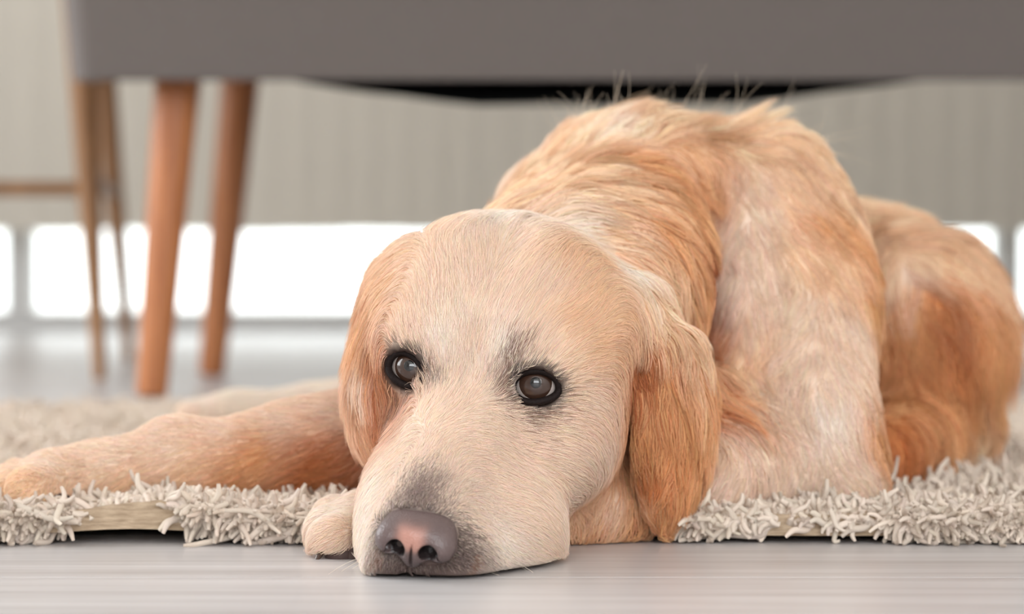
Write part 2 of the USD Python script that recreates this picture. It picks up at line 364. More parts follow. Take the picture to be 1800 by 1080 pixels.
def paw_sdf(P):
    A = at
    d = cone(P, A(820, 905, 1.36), A(640, 930, 1.325), .022, .019)     # left paw
    for x, y, D in ((586, 952, 1.300), (580, 934, 1.320), (592, 916, 1.340)):
        d = smin(d, cone(P, A(660, 925, 1.33), A(x, y, D), .013, .0125), .004)
    return d

def dog_sdf(P):
    P = P.astype(np.float32)
    d = smin(body_sdf(P), head_sdf(P), .02)
    d = smin(d, paw_sdf(P), .003)
    top = np.clip(((P - HE.astype(np.float32)) @ HU.astype(np.float32) + .010) / .03, 0, 1)      # the ears join the skull above and hang free below
    for sg in (1, -1):
        e = ear_sdf(P, sg); d = np.where(top > 0, smin(d, e, .0005 + .020 * top), np.minimum(d, e))
    return smax(d, .0015 + .012 * np.clip((P[:, 1] - 1.36) / .03, 0, 1) - P[:, 2], .004)

# ---------------------------------------------------------------- shaggy rug under the dog
RX0, RX1, RY0, RY1 = -1.05, 1.25, 1.366, 2.55
def rug_top(x, y): return .0115 + .004 * np.exp(-((y - RY0) / .15) ** 2) + .0022 * np.sin(x * 9 + 1) * np.sin(y * 7) + .007 * np.exp(-((x + .185) / .045) ** 2 - ((y - RY0) / .05) ** 2)
def rug_front(x): return RY0 + .004 * np.sin(x * 11 + .6) + .003 * np.sin(x * 29)
rug = thing('rug', 'cream shaggy rug of thick yarn lying under the dog', 'rug', (.1, 2.1, 0))
gx, gt = np.meshgrid(np.linspace(RX0, RX1, 180), np.linspace(0, 1, 60) ** 2, indexing='ij')
gy = rug_front(gx) * (1 - gt) + RY1 * gt
topz = rug_top(gx, gy); botz = np.minimum(topz - .0075, .004 + .004 * np.exp(-((gx + .205) / .05) ** 2 - ((gy - RY0) / .04) ** 2))
n0, n1 = gx.shape
V = np.concatenate([np.stack([gx, gy, topz], -1).reshape(-1, 3), np.stack([gx, gy, botz], -1).reshape(-1, 3)])
ii, jj = np.meshgrid(np.arange(n0 - 1), np.arange(n1 - 1), indexing='ij'); a = (ii * n1 + jj).ravel(); N0 = n0 * n1
F = [np.stack([a, a + n1, a + n1 + 1, a + 1], 1), np.stack([a + N0, a + N0 + 1, a + N0 + n1 + 1, a + N0 + n1], 1)]
for e in (np.arange(n0) * n1, (np.arange(n0) * n1 + n1 - 1)[::-1], np.arange(n1)[::-1], np.arange(n1) + (n0 - 1) * n1):
    F.append(np.stack([e[:-1], e[:-1] + N0, e[1:] + N0, e[1:]], 1))
backing = trimesh.Trimesh(*meshkit.arrays((V, np.vstack(F)))[:2], process=False); backing.fix_normals()
jute = grained('rug_backing', srgb(150, 128, 104), srgb(196, 174, 148), 90, .9, (1, 3, 6), bump=.5, dist=.002)
obj('backing', backing, jute, rug, smooth=50, label='tan woven backing showing at the rug edge')
usdkit.material(stage, L('yarn'), {"a": ("attribute", {"attribute": "tint"}), "p": ("principled_bsdf", {"roughness": .9})}, [("a.color", "p.base_color")], surface="p.BSDF")
def scatter(x0, x1, y0, y1, dens):
    n = int(dens * (x1 - x0) * (y1 - y0)); return np.c_[rng.uniform(x0, x1, n), rng.uniform(y0, y1, n)]
xy = np.vstack([scatter(-.42, .55, RY0, 1.62, 150000), scatter(-.55, .60, 1.62, 2.0, 45000), scatter(-.75, .8, 2.0, RY1, 26000),
                scatter(RX0, -.42, RY0, 1.62, 26000), scatter(.55, RX1, RY0, 1.62, 26000), scatter(RX0, -.55, 1.62, 2.0, 14000), scatter(.6, RX1, 1.62, 2.0, 14000), scatter(RX0, -.75, 2.0, RY1, 9000), scatter(.8, RX1, 2.0, RY1, 9000)])
far = np.interp(xy[:, 1], [1.4, 1.62, 2, 2.5], [1, 1.05, 1.1, 1.1])
edge = scatter(-.5, .62, 0, 1, 9000); edge[:, 1] = RY0                      # a row hanging over the front edge
bare = lambda x: np.maximum(np.exp(-((x + .205) / .036) ** 6), .93 * np.exp(-((x - .155) / .052) ** 8))
edge = edge[rng.random(len(edge)) > bare(edge[:, 0]) * 1.02]
ne = len(edge); xy = np.vstack([xy, edge]); far = np.r_[far, np.ones(ne)]
xy[:, 1] = np.maximum(xy[:, 1], rug_front(xy[:, 0]) + .001)
ns = len(xy)
root = np.c_[xy, rug_top(xy[:, 0], xy[:, 1]) - .0015]
ang = rng.uniform(0, 2 * np.pi, ns); tilt = rng.uniform(.7, 1.7, ns)
dirs = np.c_[np.cos(ang) * np.sin(tilt), np.sin(ang) * np.sin(tilt), np.cos(tilt)]
front = xy[:, 1] - rug_front(xy[:, 0]) < .012
dirs[front, 1] = np.where(bare(xy[front, 0]) > .5, np.abs(dirs[front, 1]) + .3, dirs[front, 1])
dirs[-ne:] = np.c_[rng.normal(0, .45, ne), -np.abs(rng.normal(.8, .25, ne)), rng.uniform(-.9, .7, ne)]
dirs /= np.linalg.norm(dirs, axis=1, keepdims=True)
ln = rng.uniform(.0055, .009, ns) * far * np.where(rng.random(ns) < .03, 1.7, 1)
bend = rng.normal(0, 1.1, (ns, 3)); bend[front, 1] = np.where(bare(xy[front, 0]) > .5, np.abs(bend[front, 1]), bend[front, 1]); bend[:, 2] -= .3; bend[-ne:, 2] -= .6; ln[-ne:] *= 1.35
tt = np.linspace(0, 1, 5)[None, :, None]
yarn = root[:, None] + ln[:, None, None] * (dirs[:, None] * tt + bend[:, None] * (tt ** 2 * .45) + np.cross(dirs, bend)[:, None] * .22 * np.sin(5 * tt))
yarn[:, :, 2] = np.maximum(yarn[:, :, 2], .0016)
inside = dog_sdf(yarn.reshape(-1, 3)).reshape(ns, 5)
keep = (inside[:, 0] > -.004) & ~((root[:, 1] < 1.405) & (root[:, 0] > -.078) & (root[:, 0] < .086))
yarn, inside, far = yarn[keep], inside[keep], far[keep]
squash = (inside.min(1) < .001)
yarn[squash] = yarn[squash][:, :1] + (yarn[squash] - yarn[squash][:, :1]) * .45
wd = (.0020 * far * rng.uniform(.8, 1.2, len(far)))[:, None] * np.array([.9, 1.25, 1.3, 1.2, .7]) * 1.25
tone = srgb(217, 202, 187) * rng.uniform(.86, 1.06, (len(far), 1)) * (1 + .008 * rng.standard_normal((len(far), 3)))
curves('pile', yarn, wd, L('yarn'), rug, tone, kind='stuff', label='deep cream yarn pile')

# ---------------------------------------------------------------- the surface as a mesh
def polygonize(sdf, lo, hi, h, step=8):
    lo = np.asarray(lo, float); n = np.ceil((np.asarray(hi) - lo) / h / step).astype(int) * step + 1
    cn = (n - 1) // step
    c = np.stack(np.meshgrid(*[np.arange(k) for k in cn], indexing='ij'), -1).reshape(-1, 3)
    dc = sdf(lo + (c + .5) * step * h)
    near = np.abs(dc) < step * h * 1.25
    grid = np.repeat(np.repeat(np.repeat(np.sign(dc).reshape(cn).astype(np.float32), step, 0), step, 1), step, 2)
    grid = np.pad(grid, ((0, 1),) * 3, mode='edge')
    loc = np.stack(np.meshgrid(*[np.arange(step + 1)] * 3, indexing='ij'), -1).reshape(-1, 3)
    act = c[near]
    for k in range(0, len(act), 1500):
        idx = (act[k:k + 1500, None] * step + loc[None]).reshape(-1, 3)
        grid[idx[:, 0], idx[:, 1], idx[:, 2]] = sdf(lo + idx * h)
    s = grid < 0
    corners = [(a, b, d) for a in (0, 1) for b in (0, 1) for d in (0, 1)]
    cnt = sum(s[a:n[0] - 1 + a, b:n[1] - 1 + b, d:n[2] - 1 + d].astype(np.int8) for a, b, d in corners)
    cells = np.argwhere((cnt > 0) & (cnt < 8))
    vid = np.full(tuple(n - 1), -1, np.int32); vid[tuple(cells.T)] = np.arange(len(cells))
    acc, num = np.zeros((len(cells), 3)), np.zeros(len(cells))
    for i, p in enumerate(corners):
        for j, q in enumerate(corners):
            if j > i and sum(abs(a - b) for a, b in zip(p, q)) == 1:
                A, B = cells + p, cells + q
                va, vb = grid[tuple(A.T)], grid[tuple(B.T)]
                x = (va < 0) != (vb < 0)
                t = np.where(x, va / np.where(va == vb, 1, va - vb), 0)
                acc += np.where(x[:, None], A + t[:, None] * (B - A), 0); num += x
    V = lo + acc / num[:, None] * h
    F = []
    for ax in range(3):
        o = [0, 0, 0]; o[ax] = 1
        u, w = (ax + 1) % 3, (ax + 2) % 3
        sl = lambda off: s[tuple(slice(1 if k != ax else off, n[k] - 1 if k != ax else n[k] - 1 + off) for k in range(3))]
        a, b = sl(0), sl(1)
        e = np.argwhere(a != b); e[:, u] += 1; e[:, w] += 1
        flip = s[tuple(e.T)]
        def cell(du, dw):
            g = e.copy(); g[:, u] -= du; g[:, w] -= dw; return vid[tuple(g.T)]
        q = np.stack([cell(1, 1), cell(0, 1), cell(0, 0), cell(1, 0)], 1)
        F.append(np.where(flip[:, None], q, q[:, ::-1]))
    F = np.vstack(F); F = F[(F >= 0).all(1)]
    g = gradient(sdf, V, h * .3); V = V - (sdf(V) / np.maximum((g * g).sum(1), .2))[:, None].clip(-h, h) * g
    return trimesh.Trimesh(V, np.vstack([F[:, [0, 1, 2]], F[:, [0, 2, 3]]]), process=False)
def gradient(sdf, P, e):
    return np.stack([(sdf(P + np.eye(3)[k] * e) - sdf(P - np.eye(3)[k] * e)) / (2 * e) for k in range(3)], 1)

dog = thing('dog', 'cream golden retriever lying on the rug with its chin on the floor', 'dog', tuple(np.append(at(1140, 520, 1.6)[:2], 0)))
skin = polygonize(dog_sdf, (-.31, 1.17, -.002), (.40, 2.26, .275), .0028)
SV, SN = np.array(skin.vertices), np.array(skin.vertex_normals)
stree = cKDTree(SV)

# ---------------------------------------------------------------- the coat: combing directions, lengths and tones, laid on the skin
C_ = dict(W=(250, 238, 226), C=(245, 223, 204), L=(244, 210, 176), G=(232, 176, 124), D=(214, 138, 84), B=(170, 92, 48), Z=(88, 70, 66), N=(96, 44, 22), K=(150, 130, 122), X=(128, 88, 68))
def ray(px, py):
    """first point of the skin seen through picture point px, py of the photograph"""
    px, py = np.atleast_1d(px).astype(float), np.atleast_1d(py).astype(float)
    d = FW + ((540 - py) / FPX)[:, None] * UPV; d[:, 0] += (px - 900) / FPX
    d /= np.linalg.norm(d, axis=1, keepdims=True)
    t = np.full(len(d), 1.1)
    for _ in range(120): t = np.minimum(t + np.maximum(dog_sdf(CAM + d * t[:, None]) * .8, 0), 2.6)
    return CAM + d * t[:, None], t < 2.5
# picture x, y, combing direction in the picture, length mm, lift, curl, tone
GUIDES = [
 (735, 872, .2, -1, 4, .3, 0, 'K'), (690, 872, -.2, -1, 4, .3, 0, 'C'), (780, 880, .6, -1, 4, .3, 0, 'C'), (760, 800, .25, -1, 5, .25, 0, 'C'), (800, 700, .3, -1, 7, .25, 0, 'C'),
 (830, 600, .2, -1, 8, .25, 0, 'C'), (858, 520, .25, -1, 10, .25, 0, 'C'), (900, 430, .25, -1, 13, .25, 0, 'C'), (870, 390, .4, -1, 16, .25, 0, 'W'),
 (780, 500, -.1, -1, 10, .25, 0, 'C'), (740, 480, -.5, -1, 11, .25, 0, 'C'), (720, 560, -.3, -1, 8, .25, 0, 'C'), (780, 600, -.1, -1, 8, .25, 0, 'W'), (700, 600, -.6, -1, 7, .25, 0, 'C'), (880, 610, .3, -1, 8, .25, 0, 'W'),
 (940, 600, .6, -1, 9, .25, 0, 'C'), (1000, 560, 1, -.6, 11, .25, 0, 'L'), (1050, 620, 1, -.1, 11, .25, 0, 'L'), (1050, 530, .8, -.7, 12, .25, 0, 'L'), (960, 510, .5, -1, 11, .25, 0, 'C'),
 (1000, 450, .6, -1, 14, .3, 0, 'L'), (1050, 470, .7, -.6, 14, .3, 0, 'L'), (1010, 400, .9, -.3, 18, .3, 0, 'W'), (1085, 470, .6, .6, 18, .3, 0, 'W'),
 (1040, 700, 1, .3, 11, .25, 0, 'C'), (1060, 790, .8, .7, 14, .3, 0, 'C'), (960, 780, .9, .15, 9, .25, 0, 'C'), (900, 850, 1, .25, 8, .25, 0, 'C'), (850, 780, .7, -.1, 7, .25, 0, 'C'), (880, 740, .7, .2, 7, .25, 0, 'C'),
 (960, 920, 1, .3, 9, .3, 0, 'C'), (880, 960, 1, .35, 7, .3, 0, 'W'), (830, 930, .9, .3, 6, .3, 0, 'C'), (810, 985, .9, .6, 5, .35, 0, 'K'), (690, 1003, -.3, 1, 4, .4, 0, 'K'), (770, 1000, .4, 1, 4, .4, 0, 'K'),
 (645, 930, -.3, .8, 6, .3, 0, 'W'), (662, 860, -.7, .5, 7, .3, 0, 'W'), (700, 800, -.6, .2, 7, .25, 0, 'C'), (690, 740, -.6, .1, 8, .25, 0, 'W'), (640, 980, -.5, .8, 6, .35, 0, 'W'), (1000, 860, .9, .5, 12, .3, 0, 'C'), (1030, 900, .8, .6, 16, .3, .1, 'L'),
 # neck and withers
 (940, 340, .6, -.7, 26, .3, .1, 'L'), (880, 350, .2, -1, 26, .3, .1, 'C'), (960, 290, .3, -1, 30, .35, .15, 'L'), (1010, 330, .9, -.2, 28, .3, .15, 'L'), (1060, 330, 1, -.1, 30, .3, .15, 'L'), (1060, 400, .9, .5, 26, .3, .15, 'L'), (1110, 290, 1, -.15, 34, .3, .15, 'G'),
 (1150, 400, .8, .9, 32, .3, .15, 'G'), (1180, 480, .6, 1, 32, .3, .15, 'L'), (1210, 380, .5, 1, 34, .3, .15, 'G'), (1250, 330, .2, 1, 34, .3, .15, 'G'), (1240, 400, .15, 1, 32, .3, .1, 'D'), (1244, 450, .15, 1, 30, .3, .1, 'B'), (1246, 540, .1, 1, 28, .3, .1, 'B'), (1225, 480, .3, 1, 30, .3, .1, 'G'), (1265, 600, .1, 1, 28, .3, .1, 'D'), (1180, 550, .7, .8, 32, .3, .1, 'L'),
 (1130, 240, .3, -1, 38, .8, .2, 'L'), (1210, 225, .25, -1, 40, .9, .2, 'L'), (1060, 250, .2, -1, 36, .7, .2, 'C'), (1270, 235, .5, -1, 38, .7, .2, 'L'), (1170, 200, .1, -1, 38, .9, .2, 'L'), (1200, 290, .7, .5, 34, .3, .2, 'G'),
 (1330, 260, .8, .4, 24, .25, .1, 'L'), (1400, 260, .8, .7, 24, .25, .1, 'L'),
 # left shoulder, upper arm, elbow
 (1310, 320, .2, 1, 18, .2, .05, 'C'), (1345, 330, .2, 1, 18, .2, .05, 'C'), (1320, 400, .1, 1, 18, .2, .05, 'C'), (1350, 510, 0, 1, 18, .2, .05, 'C'), (1292, 400, .1, 1, 18, .2, .05, 'C'), (1296, 490, .1, 1, 18, .2, .05, 'C'), (1310, 640, .1, 1, 20, .2, .1, 'L'), (1350, 600, .1, 1, 22, .2, .1, 'L'), (1420, 380, .6, .8, 20, .25, .15, 'G'), (1440, 470, .6, .8, 20, .25, .15, 'L'), (1500, 420, .5, 1, 22, .3, .15, 'G'), (1530, 520, .2, 1, 24, .3, .1, 'G'), (1330, 450, .05, 1, 18, .2, .05, 'C'), (1330, 570, -.1, 1, 18, .2, .05, 'C'), (1300, 640, 0, 1, 20, .2, .1, 'L'), (1380, 330, .6, .9, 20, .2, .1, 'L'), (1400, 440, .5, 1, 20, .2, .1, 'L'), (1420, 540, -.5, .8, 18, .2, .1, 'C'), (1470, 480, .5, .9, 20, .2, .1, 'L'),
 (1490, 560, -.2, 1, 14, .2, .05, 'C'), (1440, 640, -.1, 1, 12, .15, 0, 'C'), (1380, 620, -.6, 1, 22, .25, .3, 'C'), (1340, 690, .5, .9, 26, .3, .3, 'C'), (1460, 730, .05, 1, 12, .15, 0, 'W'), (1500, 830, .6, .6, 10, .2, 0, 'C'), (1400, 750, .6, .8, 18, .25, .2, 'C'),
 (1300, 770, .3, 1, 20, .25, .15, 'C'), (1280, 850, -.6, .8, 13, .25, 0, 'C'), (1400, 850, -.4, .9, 13, .25, 0, 'C'), (1080, 890, -.6, .8, 14, .3, .1, 'C'), (1050, 910, -.6, .8, 14, .3, .1, 'G'), (1060, 870, -.6, .8, 14, .3, .1, 'L'),
 # ribs, hip and thigh
 (1450, 290, .8, .8, 26, .3, .15, 'L'), (1490, 350, .6, 1, 26, .3, .15, 'L'), (1520, 440, .3, 1, 28, .3, .15, 'G'), (1570, 390, .7, .8, 30, .35, .2, 'L'), (1560, 470, .2, 1, 30, .3, .1, 'L'), (1590, 480, .15, 1, 32, .3, .1, 'C'), (1640, 440, .7, 1, 38, .35, .2, 'L'),
 (1650, 530, .45, 1, 54, .45, .3, 'D'), (1690, 480, .6, 1, 50, .5, .3, 'L'), (1720, 540, .5, 1, 54, .5, .3, 'G'), (1740, 600, .4, 1, 54, .5, .3, 'G'), (1720, 640, .15, 1, 54, .45, .3, 'G'), (1640, 640, .0, 1, 54, .45, .35, 'G'), (1680, 600, .2, 1, 54, .45, .35, 'D'), (1580, 600, 0, 1, 46, .4, .3, 'G'), (1610, 560, .2, 1, 50, .4, .3, 'G'), (1570, 700, -.3, 1, 40, .35, .25, 'G'), (1650, 720, -.1, 1, 40, .35, .2, 'G'), (1720, 730, .05, 1, 34, .35, .15, 'L'), (1690, 780, 0, 1, 26, .3, .1, 'L'), (1580, 790, -.2, 1, 26, .3, .1, 'D'), (1540, 750, -.2, 1, 30, .3, .2, 'G'),
 # right ear (on the picture's right) and the ruff behind it
 (1140, 560, .35, 1, 22, .25, .05, 'L'), (1180, 570, .6, .9, 26, .25, .1, 'L'), (1125, 650, .05, 1, 22, .25, .05, 'D'), (1170, 660, .15, 1, 26, .25, .1, 'G'), (1130, 740, -.1, 1, 24, .25, .05, 'G'), (1190, 760, .1, 1, 28, .25, .1, 'G'), (1150, 830, 0, 1, 26, .25, .05, 'D'), (1110, 830, -.05, 1, 22, .25, .05, 'G'), (1170, 900, .15, 1, 26, .3, .1, 'G'), (1210, 850, 0, 1, 26, .3, .1, 'G'), (1125, 900, .4, 1, 22, .3, .1, 'G'),
 (1215, 600, .45, 1, 32, .3, .15, 'L'), (1245, 660, .35, 1, 34, .35, .2, 'G'), (1250, 720, .25, 1, 34, .35, .2, 'D'), (1280, 700, .3, 1, 32, .35, .2, 'G'),
 # left ear
 (690, 500, -.6, 1, 20, .25, .1, 'L'), (650, 560, -.5, 1, 28, .35, .1, 'G'), (655, 620, -.25, 1, 32, .5, .1, 'D'), (645, 590, -.35, 1, 26, .45, .1, 'L'), (640, 640, -.3, 1, 26, .5, .1, 'W'), (668, 640, 0, 1, 22, .3, .05, 'D'), (668, 740, 0, 1, 22, .3, .05, 'D'), (640, 680, -.2, 1, 30, .5, .1, 'L'), (660, 700, 0, 1, 26, .3, .05, 'D'), (650, 760, .05, 1, 26, .3, .05, 'L'),
 # right foreleg, paws, hind leg
 (600, 730, -1, .25, 12, .25, 0, 'C'), (500, 740, -1, .2, 11, .25, 0, 'C'), (400, 755, -1, .25, 11, .25, 0, 'C'), (300, 785, -1, .3, 9, .25, 0, 'C'), (200, 805, -1, .25, 8, .25, 0, 'C'), (90, 820, -1, .3, 6, .25, 0, 'C'), (40, 850, -.8, .6, 5, .3, 0, 'L'), (100, 875, -.7, .6, 6, .3, 0, 'L'),
 (580, 800, -1, .35, 16, .25, .05, 'D'), (560, 840, -1, .4, 18, .25, .05, 'D'), (460, 800, -1, .35, 14, .25, .05, 'G'), (420, 850, -1, .35, 15, .25, .05, 'G'), (330, 840, -1, .3, 11, .25, 0, 'L'), (220, 855, -1, .3, 9, .25, 0, 'L'),
 (600, 900, -1, .3, 6, .25, 0, 'W'), (585, 940, -1, .5, 6, .3, 0, 'C'), (620, 950, -.9, .5, 6, .3, 0, 'C'),
 (420, 695, -1, .1, 8, .3, 0, 'W'), (520, 685, -1, .1, 8, .3, 0, 'W'), (360, 705, -1, .2, 7, .3, 0, 'W'), (340, 725, -1, .2, 7, .3, 0, 'C'),
]
gp = np.array([[g[0], g[1]] for g in GUIDES], float)
GP, hit = ray(gp[:, 0], gp[:, 1])
gd = np.array([[g[2], g[3]] for g in GUIDES], float)
GD = gd[:, :1] * np.array([1.0, 0, 0]) - gd[:, 1:] * UPV
GL = np.array([g[4] for g in GUIDES]) / 1000; GA = np.array([g[5] for g in GUIDES]); GC = np.array([g[6] for g in GUIDES])
GT = np.array([srgb(*C_[g[7]]) for g in GUIDES])
# combing on the far side, which the photograph does not show
back = [(at(1150, 420, 1.72), (.6, .7, -.2), .03, 'L'), (at(900, 600, 1.7), (.2, .5, -1), .03, 'L'), (at(1350, 420, 1.95), (.6, .7, -.3), .03, 'G'), (at(1560, 560, 2.0), (.4, .6, -.8), .035, 'G'),
        (at(1250, 720, 2.2), (-.4, .9, 0), .04, 'G'), (at(1000, 660, 2.1), (-1, .1, -.2), .015, 'L'), (at(1300, 700, 2.05), (-.5, .4, -.8), .03, 'G')]
GP = np.vstack([GP[hit], [b[0] for b in back]]); GD = np.vstack([GD[hit], [b[1] for b in back]]); GL = np.r_[GL[hit], [b[2] for b in back]]
GA = np.r_[GA[hit], [.3] * len(back)]; GC = np.r_[GC[hit], [.15] * len(back)]; GT = np.vstack([GT[hit], [srgb(*C_[b[3]]) for b in back]])
GD /= np.linalg.norm(GD, axis=1, keepdims=True)
gtree = cKDTree(GP); gn = SN[stree.query(GP)[1]]
dist, idx = gtree.query(SV, k=9)
w = 1 / (dist + .004) ** 2.4 * np.clip(.25 + (gn[idx] * SN[:, None]).sum(2), .06, 1.25)
w /= w.sum(1, keepdims=True)
flow = (w[..., None] * GD[idx]).sum(1); flow -= SN * (flow * SN).sum(1, keepdims=True)
flow /= np.linalg.norm(flow, axis=1, keepdims=True) + 1e-9
vlen, vlift, vcurl, vtone = (w * GL[idx]).sum(1), (w * GA[idx]).sum(1), (w * GC[idx]).sum(1), (w[..., None] * GT[idx]).sum(1)
# markings, and painted shade of the ear gap: soft patches of another tone (picture x, y, radius mm, tone, strength)
MARKS_AND_SHADE = [(712, 652, 11, 'X', .6), (745, 655, 7, 'X', .5), (760, 670, 6, 'K', .4), (712, 692, 5, 'K', .6), (940, 686, 13, 'X', .8), (903, 665, 8, 'X', .75), (900, 638, 7, 'X', .6), (906, 610, 6, 'X', .45), (908, 600, 6, 'X', .3), (965, 708, 7, 'X', .5), (935, 728, 7, 'X', .55), (890, 695, 8, 'X', .55),
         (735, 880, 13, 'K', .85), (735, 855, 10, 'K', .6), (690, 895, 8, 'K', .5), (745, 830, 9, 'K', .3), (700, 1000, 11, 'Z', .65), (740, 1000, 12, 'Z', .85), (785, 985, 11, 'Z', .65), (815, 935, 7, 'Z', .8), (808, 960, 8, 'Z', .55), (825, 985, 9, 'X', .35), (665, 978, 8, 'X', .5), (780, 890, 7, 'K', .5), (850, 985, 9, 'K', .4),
         (1128, 635, 14, 'B', .85), (1126, 628, 8, 'N', .9), (1116, 690, 11, 'B', .7), (1150, 835, 16, 'D', .6)]  # browns paint the shade in the gap before the ear; deep gold is coat
VM = np.zeros(len(SV)); VMT = np.zeros((len(SV), 3))                # chance that a hair takes the patch's tone, and that tone
MP, mh = ray([m[0] for m in MARKS_AND_SHADE], [m[1] for m in MARKS_AND_SHADE])
for p, ok, m in zip(MP, mh, MARKS_AND_SHADE):
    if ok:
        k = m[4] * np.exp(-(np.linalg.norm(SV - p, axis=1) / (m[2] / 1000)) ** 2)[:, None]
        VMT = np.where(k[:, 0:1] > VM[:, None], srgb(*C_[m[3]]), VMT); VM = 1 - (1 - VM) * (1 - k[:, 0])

usdkit.material(stage, L('hair'), {"a": ("attribute", {"attribute": "tint"}), "p": ("principled_bsdf", {"roughness": .45, "specular_ior_level": .35}), "t": ("translucent_bsdf", {}), "m": ("mix_closure", {"fac": .28})},
                [("a.color", "p.base_color"), ("a.color", "t.color"), ("p.BSDF", "m.closure1"), ("t.BSDF", "m.closure2")], surface="m.closure")

# regions of the coat
q = to_head(SV.astype(np.float32))
er, el_, bd = ear_sdf(SV.astype(np.float32), 1), ear_sdf(SV.astype(np.float32), -1), np.minimum(body_sdf(SV.astype(np.float32)), head_sdf(SV.astype(np.float32)))
hd = head_sdf(SV.astype(np.float32))
region = np.where(hd < body_sdf(SV.astype(np.float32)) + .004, 1, 0)
region = np.where(er < bd, 2, region); region = np.where(el_ < bd, 3, region)
NC, EC = at(733, 936, 1.2), [hl(-33.5, 2, 2), hl(33.5, 2, 2)]      # bare places: the nose leather and the eyes
qn = q - np.float32([2.5, 103.5, -38.5]); bare_skin = ((qn / np.float32([18.5, 15, 11])) ** 2).sum(1) < 1
for c_, M_ in EYE.values():
    e_ = (q - c_) @ M_; bare_skin |= ((e_[:, 0] / 11.6) ** 2 + (e_[:, 1] / 9.6) ** 2 < 1) & (e_[:, 2] > 0) & (e_[:, 2] < 40)
rim = np.zeros(len(SV))                                            # dark bare skin about the eyes
for c_, M_ in EYE.values():
    e_ = (q - c_) @ M_; k = np.exp(-((e_[:, 0] / 15) ** 2 + ((e_[:, 1] + .8) / 12.6) ** 2) ** 3) * (e_[:, 2] > -6) * (e_[:, 2] < 40)
    VM = np.maximum(VM, k); VMT = np.where(k[:, None] > .3, srgb(52, 37, 33), VMT)
    rim = np.maximum(rim, np.exp(-((e_[:, 0] / 15.5) ** 2 + ((e_[:, 1] + .8) / 13) ** 2) ** 4) * (e_[:, 2] > -6) * (e_[:, 2] < 40))
k = np.exp(-(((q - np.float32([2.5, 103.5, -39])) / np.float32([23, 18, 17])) ** 2).sum(1) ** 3)
VMT = np.where((k > VM)[:, None], srgb(92, 80, 77), VMT); VM = np.maximum(VM, k)
view = CAM - SV; view /= np.linalg.norm(view, axis=1, keepdims=True)
facing = (view * SN).sum(1)

usdkit.material(stage, L('skin'), {"a": ("attribute", {"attribute": "tint"}), "p": ("principled_bsdf", {"roughness": .8, "specular_ior_level": .2})}, [("a.color", "p.base_color")], surface="p.BSDF")
body = obj('body', skin, L('skin'), dog, smooth=True)
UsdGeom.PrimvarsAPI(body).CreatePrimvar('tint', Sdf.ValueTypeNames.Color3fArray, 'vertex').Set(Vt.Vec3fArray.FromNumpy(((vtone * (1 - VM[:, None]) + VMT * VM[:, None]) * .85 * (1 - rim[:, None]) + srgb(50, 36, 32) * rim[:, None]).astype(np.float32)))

def grow(name, mask, width, cover, k, label=None, jitter=.18, clump=38, clump_pull=.68):
    tri = skin.faces; tm = mask[tri].all(1)
    area = skin.area_faces * tm
    ff = facing[tri].mean(1)
    near = np.clip((ff + .30) / .25, .22, 1)
    dens = cover / ((vlen * (1 - .6 * VM))[tri].mean(1) * width) * near * (SV[tri[:, 0], 2] > .004)
    ex = area * dens; n = rng.poisson(ex)
    t = np.repeat(np.arange(len(tri)), n); N = len(t)
    b = rng.random((N, 2)); fl_ = b.sum(1) > 1; b[fl_] = 1 - b[fl_]; b = np.c_[1 - b.sum(1), b]
    root = (SV[tri[t]] * b[..., None]).sum(1)
    v0 = tri[t][np.arange(N), b.argmax(1)]
    ln = vlen[v0] * (1 - .6 * VM[v0]) * rng.uniform(.65, 1.2, N); lift = vlift[v0] * rng.uniform(.5, 1.6, N); curl = vcurl[v0]
    P = np.empty((N, k, 3)); P[:, 0] = root - SN[v0] * .0004
    v = v0; jit = rng.normal(0, jitter, (N, 3)); ph = rng.uniform(0, 6.28, N) + 60 * root[:, 0] + 90 * root[:, 2]
    for i in range(1, k):
        s = i / (k - 1)
        side = np.cross(SN[v], flow[v])
        d = flow[v] + jit + side * (curl * 2.2 * np.sin(ph + s * 5.0))[:, None]
        d -= SN[v] * ((d * SN[v]).sum(1) - lift * (1.1 - s))[:, None]
        d /= np.linalg.norm(d, axis=1, keepdims=True)
        p = P[:, i - 1] + d * (ln / (k - 1))[:, None]
        v = stree.query(p)[1]
        ht = ((p - SV[v]) * SN[v]).sum(1); want = ln * lift * .5 * s + .0006
        P[:, i] = p + SN[v] * np.where(ht < want, want - ht, -.35 * (ht - want))[:, None]
    long_ = np.clip((vlen[v0] - .010) / .02, 0, 1)[:, None]
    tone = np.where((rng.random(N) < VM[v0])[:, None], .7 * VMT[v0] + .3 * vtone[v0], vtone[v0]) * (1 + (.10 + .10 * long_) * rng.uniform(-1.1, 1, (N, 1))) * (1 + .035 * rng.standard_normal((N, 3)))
    if clump:
        ci = rng.choice(N, max(N // clump, 1), replace=False)
        near_c = ci[cKDTree(root[ci] ).query(root)[1]]
        pull = clump_pull * np.clip((vlen[v0] - .008) / .02, 0, 1)[:, None, None] * (np.linspace(0, 1, k) ** 1.3)[None, :, None]
        P = P + pull * (P[near_c] - P)
        shade = (1 + .16 * rng.standard_normal(N)[near_c] * np.clip((vlen[v0] - .013) / .018, 0, 1))[:, None].clip(.66, 1.25); tone *= shade ** np.array([.75, 1.0, 1.3])
    P[:, :, 2] = np.maximum(P[:, :, 2], .0008)
    wd = width * rng.uniform(.75, 1.25, (N, 1)) * np.interp(np.linspace(0, 1, k), [0, .5, 1], [1, .9, .18])[None]
    curves(name, P, wd, L('hair'), dog, np.clip(tone, 0, 1), label=label, kind='stuff')
    return N
ok = ~bare_skin
